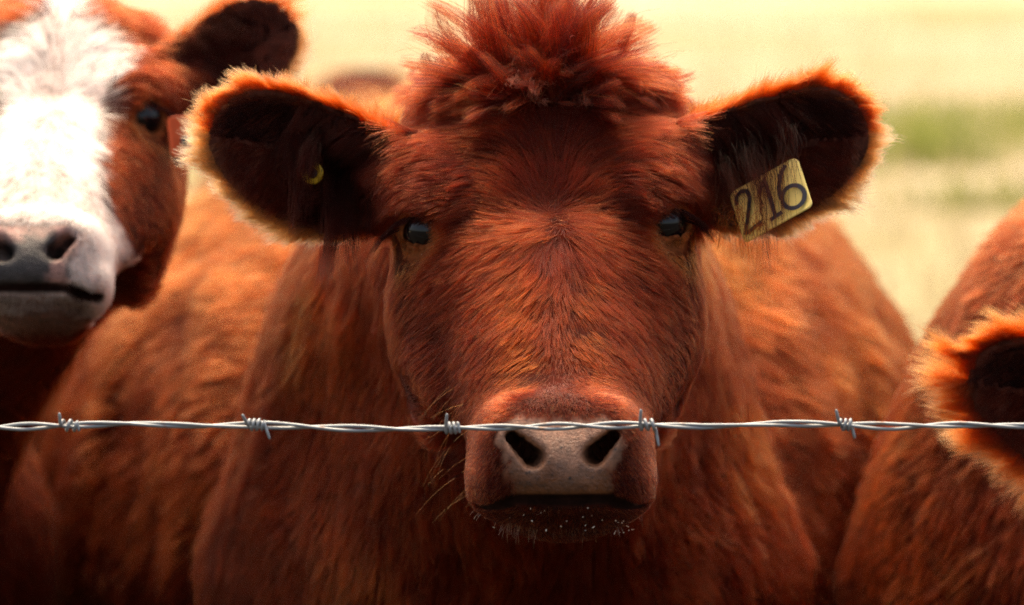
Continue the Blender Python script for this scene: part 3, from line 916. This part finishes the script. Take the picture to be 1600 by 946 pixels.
def strokes(lines, org, b, u, nrm, w, h, wd, lift=.0006):
    vs_, fs = [], []
    for ln in lines:
        pts = np.array(ln, float) * np.array([w, h])
        fine = np.concatenate([np.linspace(pts[i], pts[i + 1], 5)[:-1] for i in range(len(pts) - 1)] + [pts[-1:]])
        t = unit(np.gradient(fine, axis=0)); nn = np.stack([-t[:, 1], t[:, 0]], 1)
        i0 = len(vs_)
        for k, q in enumerate(fine):
            for sg in (-1, 1):
                c = q + sg * nn[k] * wd / 2
                bow = .004 * (2 * c[0] / w - 1) ** 2
                vs_.append(org + b * c[0] + u * c[1] + nrm * (lift - bow))
        for k in range(len(fine) - 1): fs.append((i0 + 2 * k, i0 + 2 * k + 1, i0 + 2 * k + 3, i0 + 2 * k + 2))
    return vs_, fs
def arc(cx, cy, rx, ry, a0, a1, n=14): return [(cx + rx * math.cos(math.radians(a0 + (a1 - a0) * k / n)), cy + ry * math.sin(math.radians(a0 + (a1 - a0) * k / n))) for k in range(n + 1)]
DIG = [[(.06, .72), (.10, .86), (.18, .90), (.26, .84), (.27, .70), (.20, .50), (.06, .14), (.16, .15), (.32, .17)],
       [(.40, .66), (.53, .88), (.525, .5), (.52, .13)], [(.44, .11), (.62, .14)],
       [(.84, .93), (.74, .80), (.67, .58), (.655, .40)] + arc(.81, .31, .145, .21, 165, 520, 22)]
v_, f_ = strokes(DIG, BL, tb, tu, tn, tw, th_, .0042)
mesh_obj('tag_number', v_, f_, M_INK, tag, smooth=False)
# round button in the other ear
M_BTN = tag_material('yellow_button_plastic', (.72, .52, .03), (.40, .26, .02))
bc = P(489, 271, 4.062); bn = unit(np.array([-.15, -1, .12])); bx = unit(np.cross(bn, [0, 0, 1.0])); by = np.cross(bx, bn)
v_, f_ = [], []
prof = [(.0048, .0), (.0048, .0022), (.0058, .0030), (.0088, .0030), (.0100, .0022), (.0100, .0)]
for k in range(28):
    a = 2 * math.pi * k / 28
    for rr_, hh in prof: v_.append(bc + (bx * math.cos(a) + by * math.sin(a)) * rr_ + bn * hh)
for k in range(28):
    for j in range(len(prof)):
        f_.append((k * 6 + j, k * 6 + (j + 1) % 6, ((k + 1) % 28) * 6 + (j + 1) % 6, ((k + 1) % 28) * 6 + j))
btn = mesh_obj('ear_button', v_, f_, M_BTN, front.ob, label='small round yellow button tag with dark centre')
v_, f_ = tube([bc - bn * .004, bc + bn * .0008, bc + bn * .0012], [.0047, .0047, .003], 16)
mesh_obj('stud', v_, f_, M_INK, btn)
# dark wisps hanging in the ears, over the tag
def wisps(cw, specs, seed):
    r = np.random.default_rng(seed); sets = []
    for (x0, y0, x1, y1, d0, d1, m, col) in specs:
        K = 8; a = P(x0, y0, d0); b = P(x1, y1, d1)
        m1 = np.array([r.normal(0, .004), -.012, .012])
        root = a + r.normal(0, .006, (m, 3)); end = b + r.normal(0, .0045, (m, 3)) + (a - b) * r.uniform(-.12, .22, m)[:, None]
        t = np.linspace(0, 1, K)[None, :, None]
        pts = root[:, None] * (1 - t) + end[:, None] * t + 4 * t * (1 - t) * (m1 + r.normal(0, .003, (m, 1, 3))) + r.normal(0, .0015, (m, 1, 3)) * np.sin(t * 9 + r.uniform(0, 6, (m, 1, 1)))
        sets.append((pts, tint(col, m, np.zeros(m), seed, .35, 0), .00019, .00007))
    return sets
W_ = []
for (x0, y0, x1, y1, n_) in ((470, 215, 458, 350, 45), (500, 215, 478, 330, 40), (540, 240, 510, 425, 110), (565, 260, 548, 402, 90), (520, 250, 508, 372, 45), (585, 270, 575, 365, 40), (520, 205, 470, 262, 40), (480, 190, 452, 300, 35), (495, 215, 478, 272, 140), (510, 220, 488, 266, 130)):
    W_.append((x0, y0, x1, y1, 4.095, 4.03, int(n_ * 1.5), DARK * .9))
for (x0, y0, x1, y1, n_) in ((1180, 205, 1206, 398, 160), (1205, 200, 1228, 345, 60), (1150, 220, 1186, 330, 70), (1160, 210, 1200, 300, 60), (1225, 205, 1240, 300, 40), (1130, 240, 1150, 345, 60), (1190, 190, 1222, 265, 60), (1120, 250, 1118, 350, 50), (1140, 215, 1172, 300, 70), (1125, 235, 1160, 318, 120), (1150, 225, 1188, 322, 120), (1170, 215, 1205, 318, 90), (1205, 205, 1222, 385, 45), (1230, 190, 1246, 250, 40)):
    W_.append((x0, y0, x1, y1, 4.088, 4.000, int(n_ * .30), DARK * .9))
for (x0, y0, x1, y1, n_) in ((1150, 330, 1165, 405, 26), (1190, 345, 1180, 425, 22), (1125, 325, 1120, 390, 20)):
    W_.append((x0, y0, x1, y1, 4.02, 4.02, n_, GINGER))
hair_object('ear_wisps', front.ob, wisps(front, W_, 500), mat=M_WISP)

# whiskers and chaff on the chin
def whiskers(cw, seed):
    r = np.random.default_rng(seed); n = 150
    px = r.uniform(750, 1005, n); py = r.uniform(795, 830, n) - 30 * (np.abs(px - 878) > 95)
    q = np.array([hl(a, b, -.195 + .05 * (abs(a - 878) / 120) ** 2) for a, b in zip(px, py)])
    d = unit(np.stack([(px - 878) / 130 + r.normal(0, .3, n), -.6 + r.normal(0, .2, n), -.7 + r.normal(0, .4, n)], 1))
    L = r.uniform(.006, .018, n)
    pts, cv = grow(q @ cw.hr.T + cw.hp, d @ cw.hr.T, np.tile([0, 0, -1.0], (n, 1)), L, 1.3, K=4, bend=.3, wob=.05, clump=0, seed=seed)
    s1 = (pts, tint(np.array([.45, .30, .2]), n, cv, seed, .5, .1), .00014, .00006)
    n = 26
    q = np.array([hl(a, b, -.19) for a, b in zip(r.uniform(690, 760, n), r.uniform(600, 770, n))])
    d = unit(np.stack([-1 + r.normal(0, .2, n), -.5 + r.normal(0, .2, n), -.5 + r.normal(0, .4, n)], 1))
    pts, cv = grow(q @ cw.hr.T + cw.hp, d @ cw.hr.T, np.tile([0, 0, -1.0], (n, 1)), r.uniform(.02, .05, n), 1.3, K=4, bend=.3, wob=.03, clump=0, seed=seed)
    return [s1, (pts, tint(GINGER, n, cv, seed, .4, .1), .00010, .00005)]
hair_object('whiskers', front.ob, whiskers(front, 600))
M_CHAFF = simple_mat('chaff', (.75, .66, .52), .6)
vv_, ff_ = [], []
rc = np.random.default_rng(8)
for k in range(60):
    px = rc.choice([rc.uniform(960, 990), rc.uniform(760, 985), rc.uniform(650, 720)], p=[.5, .38, .12])
    py = 790 + rc.uniform(0, 45) if px > 740 else 372 + rc.uniform(20, 40)
    dd = 4 - .238 + .075 * (abs(px - 878) / 110) ** 2 if px > 740 else 4 - .012
    c = P(px, py, dd); ax = unit(rc.normal(0, 1, 3)) * rc.uniform(.0006, .0018); sx = unit(np.cross(ax, rc.normal(0, 1, 3))) * rc.uniform(.0003, .0007); sy = unit(np.cross(ax, sx)) * .0003
    i0 = len(vv_); vv_ += [c - ax, c + sx, c + sy, c - sx, c - sy, c + ax]
    for a in range(4): b = 1 + a; d_ = 1 + (a + 1) % 4; ff_ += [(i0, i0 + d_, i0 + b), (i0 + 5, i0 + b, i0 + d_)]
mesh_obj('chaff', vv_, ff_, M_CHAFF, front.ob, smooth=False, kind='stuff')

# ------------------------------------------------------------------ the cow with the white face
def blaze(q):
    x = np.abs(q[:, 0] - .008); z = q[:, 2]
    w = ci(z, [-.30, -.20, -.16, -.11, -.04, .0, .05, .085, .11, .13], [.10, .11, .095, .062, .050, .050, .062, .072, .045, .0])
    return sstep(.006, -.006, x - w) * sstep(-.115, -.10, (q - OPOLL) @ NR) * sstep(-.255, -.245, z)
def pale_nose(q, x, z):
    pink = np.array([.50, .25, .20]); dark = np.array([.040, .030, .028])
    k = sstep(.036, .024, np.abs(x) + .012 * noise(q, .014, 3)) * sstep(.030, .012, z + .012 * noise(q, .012, 5))
    k = np.maximum(k, sstep(.25, .45, noise(q, .020, 8)) * sstep(.012, -.01, z))
    k = np.maximum(k, .9 * sstep(.030, .036, z))
    return mix(np.tile(pink, (len(q), 1)), dark, k), np.array([.20, .12, .10])
W_HEAD = P(72, 184, 4.56)
ears_w = [(hl(604, 278, .055), hl(340, 170, .075), 0.0), (hl(1086, 262, .055), hl(1312, 150, .075), .15)]
white_cow = build_cow('cow', 'red cow with a white blaze down its face and grey-spotted nose', W_HEAD, R_CAM @ rotx(math.radians(-10.5)) @ rotz(math.radians(-.5)), .93, ears_w,
                      (-.83, 5.0, 0), math.radians(13), .010, width=.82, seed=20)
paint_skin(white_cow, lambda cw, V: skin_colours(cw, V, blaze, pale_nose))
eyes(white_cow)
hair_object('coat', white_cow.ob, head_coat(white_cow, 60000, 9000, 1100, white=blaze, rad=(.00030, .00012), face_col=COAT * 1.25) +
            body_coat(white_cow, 16000, 1200, lambda c, q: (c[:, 2] > .62) & (q[:, 1] < .9)))
hair_object('eyelashes', white_cow.ob, lashes(white_cow, 1400))
M_OTAG = tag_material('orange_tag_plastic', (.75, .10, .02), (.45, .06, .02))
ob_ = unit(np.array([1, .1, .1])); ou = unit(np.array([-.12, .05, 1.0])); on = np.cross(ob_, ou)
v_, f_ = rounded_plate(ob_, ou, on, .030, .040, .005, .002, P(268, 246, 4.44))
ot = mesh_obj('ear_tag', v_, f_, M_OTAG, white_cow.ob, smooth=False, label='small orange plastic tag')
v_, f_ = tube([P(290, 220, 4.44) - on * .004, P(290, 220, 4.437) + on * .003], [.005, .005], 14)
mesh_obj('stud', v_, f_, M_INK, ot)

# ------------------------------------------------------------------ the cow at the side and the far one
R_HEAD = P(2040, 742, 4.12)
right_cow = build_cow('cow', 'red cow showing only its flank and one fluffy ginger ear by the wire', R_HEAD, R_CAM, 1.0, [(a.copy(), b.copy(), c) for a, b, c in EARS_FRONT],
                      (.66, 4.74, 0), math.radians(-24), .010, width=.90, bs=.94, chest=1.2, seed=40)
paint_skin(right_cow, skin_colours)
eyes(right_cow)
hair_object('coat', right_cow.ob, head_coat(right_cow, 9000, 26000, 2100, pale=.1, shag=1.55) +
            body_coat(right_cow, 60000, 2200, lambda c, q: (c[:, 2] > .62) & (q[:, 1] < 1.3) & (c[:, 0] < 1.25), col=COAT * 1.45))
F_HEAD = np.array([-.38, 10.6, .72])
far_cow = build_cow('cow', 'far cow turned away, its back a soft pale hump in the pasture', F_HEAD, rotz(math.pi), 1.0, [(a.copy(), b.copy(), c) for a, b, c in EARS_FRONT],
                    (-.33, 10.0, 0), math.pi, .018, width=.8, bs=.88, seed=60, fine=False)
paint_skin(far_cow, skin_colours)
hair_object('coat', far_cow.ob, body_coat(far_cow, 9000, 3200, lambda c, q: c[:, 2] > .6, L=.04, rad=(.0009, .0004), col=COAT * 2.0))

# ------------------------------------------------------------------ barbed wire
def steel():
    m, nt, ns, ls, b = mat_new('galvanised_wire')
    tc = nd(nt, 'ShaderNodeTexCoord'); n = nd(nt, 'ShaderNodeTexNoise', Scale=60.0, Detail=5.0)
    ls.new(tc.outputs['Object'], n.inputs['Vector'])
    mr = nd(nt, 'ShaderNodeMapRange'); mr.inputs[1].default_value = .60; mr.inputs[2].default_value = .75
    ls.new(n.outputs[0], mr.inputs[0])
    mx = nd(nt, 'ShaderNodeMix', data_type='RGBA'); mx.inputs[6].default_value = (.30, .325, .34, 1); mx.inputs[7].default_value = (.25, .13, .07, 1)
    ls.new(mr.outputs[0], mx.inputs[0]); ls.new(mx.outputs[2], b.inputs['Base Color'])
    b.inputs['Metallic'].default_value = .45; b.inputs['Roughness'].default_value = .5
    bp = nd(nt, 'ShaderNodeBump', Strength=.3, Distance=.0005); ls.new(n.outputs[0], bp.inputs['Height']); ls.new(bp.outputs[0], b.inputs['Normal'])
    return m
M_WIRE = steel()
WD = 3.745
wx = [-400, 0, 110, 200, 320, 400, 520, 620, 705, 800, 900, 1012, 1100, 1220, 1325, 1400, 1500, 1600, 2000]
wy = [664, 668, 665, 662, 666, 664, 669, 671, 669, 668, 666, 664, 667, 662, 664, 667, 664, 666, 665]
wire = bpy.data.objects.new('barbed_wire', None)
wire.location = P(800, 667, WD)
link(wire, None, 'twisted galvanised barbed wire strung across in front of the cows', 'barbed wire')
w0 = np.array(wire.location)
def wire_axis(px): return P(px, np.interp(px, wx, wy), WD) - w0
pxs = np.arange(-1500, 3101, 6.0)
phase = np.array([2 * math.pi * p / 236.0 + .9 * math.sin(p / 130.0) for p in pxs])
for k in (0, 1):
    path = []
    for p, ph in zip(pxs, phase):
        a = ph + k * math.pi
        gap = .00175 * (1 + .35 * math.sin(p / 71.0 + 1.3))
        path.append(wire_axis(p) + gap * np.array([0, math.cos(a), math.sin(a)]))
    v_, f_ = tube(path, .00155, 8)
    mesh_obj('wire_strand', v_, f_, M_WIRE, wire)
barbs = [(-185, 60, -120, 1), (108, 70, -62, 1), (400, 158, -58, 1), (706, 150, -60, -1), (1012, 62, 235, -1), (1322, 75, 250, 1), (1622, 215, 60, 1), (1925, 80, -70, 1)]
rb = np.random.default_rng(5)
for (px, a0, a1, sg) in barbs:
    c = wire_axis(px); path = []
    L0, L1 = rb.uniform(.008, .017), rb.uniform(.008, .017)
    turns = rb.uniform(2.1, 3.3); hlen = rb.uniform(.009, .0135); R0 = .0042
    th0 = math.radians(a0)
    e0 = np.array([rb.uniform(-.35, .1), -.2, math.sin(th0)]); e1 = np.array([rb.uniform(.15, .45), -.2, math.sin(math.radians(a1))])
    N = 44
    coil = [c + np.array([-hlen / 2 + hlen * i / N, -R0 * math.cos(turns * 2 * math.pi * i / N), sg * R0 * math.sin(turns * 2 * math.pi * i / N)]) for i in range(N + 1)]
    path = [coil[0] + unit(e0) * L0 * t for t in (1.0, .92, .5, .2)] + coil + [coil[-1] + unit(e1) * L1 * t for t in (.2, .5, .92, 1.0)]
    rads = [.0006, .0012, .0014, .0014] + [.0014] * len(coil) + [.0014, .0014, .0012, .0006]
    v_, f_ = tube(path, rads, 8)
    mesh_obj('barb', v_, f_, M_WIRE, wire)
# a strand of hair snagged on a barb
hp_ = np.array([[P(70, 672, WD), P(125, 680, WD), P(170, 705, WD), P(200, 742, WD), P(217, 773, WD)], [P(112, 655, WD), P(100, 668, WD), P(80, 678, WD), P(68, 684, WD), P(60, 682, WD)], [P(118, 672, WD), P(140, 695, WD), P(165, 715, WD), P(185, 745, WD), P(190, 752, WD)]])
hair_object('snagged_hair', wire, [(hp_, np.tile(GINGER, (3, 1)), .00016, .0001)])

# ------------------------------------------------------------------ pasture
def pasture_material():
    m, nt, ns, ls, b = mat_new('pasture_grass')
    tc = nd(nt, 'ShaderNodeTexCoord')
    n1 = nd(nt, 'ShaderNodeTexNoise', Scale=.22, Detail=5.0, Roughness=.6); ls.new(tc.outputs['Object'], n1.inputs['Vector'])
    n2 = nd(nt, 'ShaderNodeTexNoise', Scale=9.0, Detail=6.0); ls.new(tc.outputs['Object'], n2.inputs['Vector'])
    cr = nd(nt, 'ShaderNodeValToRGB'); ls.new(n1.outputs[0], cr.inputs[0])
    cr.color_ramp.elements[0].position = .36; cr.color_ramp.elements[0].color = (.29, .26, .09, 1)
    cr.color_ramp.elements[1].position = .56; cr.color_ramp.elements[1].color = (.53, .435, .31, 1)
    mv = nd(nt, 'ShaderNodeMix', data_type='RGBA', blend_type='MULTIPLY'); mv.inputs[0].default_value = 1
    r2 = nd(nt, 'ShaderNodeMapRange'); r2.inputs[3].default_value = .7; r2.inputs[4].default_value = 1.25; ls.new(n2.outputs[0], r2.inputs[0])
    ls.new(cr.outputs[0], mv.inputs[6]); ls.new(r2.outputs[0], mv.inputs[7])
    # near ground darkened: shade of the herd put into the colour, less bounce
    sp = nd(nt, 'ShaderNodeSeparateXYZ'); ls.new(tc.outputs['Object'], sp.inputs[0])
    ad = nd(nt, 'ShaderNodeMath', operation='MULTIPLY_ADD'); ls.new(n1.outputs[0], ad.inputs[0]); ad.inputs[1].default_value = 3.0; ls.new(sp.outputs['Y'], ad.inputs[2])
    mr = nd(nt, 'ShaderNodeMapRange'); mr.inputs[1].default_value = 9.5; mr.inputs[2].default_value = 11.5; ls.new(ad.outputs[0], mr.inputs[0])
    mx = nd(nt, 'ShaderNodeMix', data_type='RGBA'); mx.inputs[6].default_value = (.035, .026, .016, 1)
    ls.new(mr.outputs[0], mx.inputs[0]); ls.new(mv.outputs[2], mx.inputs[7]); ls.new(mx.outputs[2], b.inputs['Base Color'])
    b.inputs['Roughness'].default_value = .9; b.inputs['Specular IOR Level'].default_value = .2
    return m
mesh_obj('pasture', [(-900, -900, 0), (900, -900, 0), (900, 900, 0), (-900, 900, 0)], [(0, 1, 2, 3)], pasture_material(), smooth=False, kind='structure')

def blades(n, xy, hmin, hmax, wd, seed, lean=.5):
    r = np.random.default_rng(seed); x, y = xy(r, n)
    h = r.uniform(hmin, hmax, n); a = r.uniform(0, 2 * math.pi, n); ln = r.uniform(.1, lean, n) * h; b = r.uniform(0, 2 * math.pi, n)
    w = wd * r.uniform(.6, 1.3, n)
    base = np.stack([x, y, np.zeros(n)], 1); sx = np.stack([np.cos(a) * w, np.sin(a) * w, np.zeros(n)], 1)
    mid = base + np.stack([np.cos(b) * ln * .35, np.sin(b) * ln * .35, h * .6], 1); tip = base + np.stack([np.cos(b) * ln, np.sin(b) * ln, h], 1)
    V = np.stack([base - sx, base + sx, mid + sx * .7, mid - sx * .7, tip], 1).reshape(-1, 3)
    i = np.arange(n) * 5
    return V, [f for k in i for f in ((k, k + 1, k + 2, k + 3), (k + 3, k + 2, k + 4))]
def blade_mat(name, c1, c2):
    m, nt, ns, ls, b = mat_new(name)
    g = nd(nt, 'ShaderNodeNewGeometry'); mx = nd(nt, 'ShaderNodeMix', data_type='RGBA')
    mx.inputs[6].default_value = (*c1, 1); mx.inputs[7].default_value = (*c2, 1)
    ls.new(g.outputs['Random Per Island'], mx.inputs[0]); ls.new(mx.outputs[2], b.inputs['Base Color'])
    b.inputs['Roughness'].default_value = .6
    tr = nd(nt, 'ShaderNodeBsdfTranslucent'); ls.new(mx.outputs[2], tr.inputs[0])
    ms = nd(nt, 'ShaderNodeMixShader'); ms.inputs[0].default_value = .4
    ls.new(b.outputs[0], ms.inputs[1]); ls.new(tr.outputs[0], ms.inputs[2]); ls.new(ms.outputs[0], nt.nodes['Material Output'].inputs['Surface'])
    return m
def field_xy(r, n):
    d = 9 + 60 * r.random(n) ** 1.6
    return (r.uniform(-1, 1, n) * (d * .16 + 1.5)), d
V_, F_ = blades(45000, field_xy, .06, .22, .006, 77)
mesh_obj('grass', V_, F_, blade_mat('dry_blades', (.55, .455, .32), (.48, .42, .23)), smooth=False, kind='stuff', label='pale dry pasture grass behind the cows')
M_WEED = blade_mat('weed_leaf', (.19, .25, .05), (.33, .34, .09))
def weed(px, py, d, rad, h, n, seed, lab):
    g = P(px, py, d); c = CAM + (g - CAM) * (CAM_Z / (CAM_Z - g[2]))      # where that sight line meets the ground
    def xy(r, m): return c[0] + r.normal(0, rad, m), c[1] + r.normal(0, rad, m)
    V, F = blades(n, xy, h * .4, h, .018, seed, .9)
    o = mesh_obj('weeds', V - np.array([c[0], c[1], 0]), F, M_WEED, smooth=False, label=lab, kind='stuff')
    o.location = (c[0], c[1], 0)
weed(1450, 262, 20, .32, .34, 190, 1, 'larger green weed clump in the dry grass beyond the tagged ear')
weed(1480, 215, 20, 1.3, .30, 700, 5, 'broad patch of greener weeds in the dry pasture')
weed(1530, 330, 20, .2, .22, 90, 2, 'low green weed clump in the dry grass near the flank of a cow')
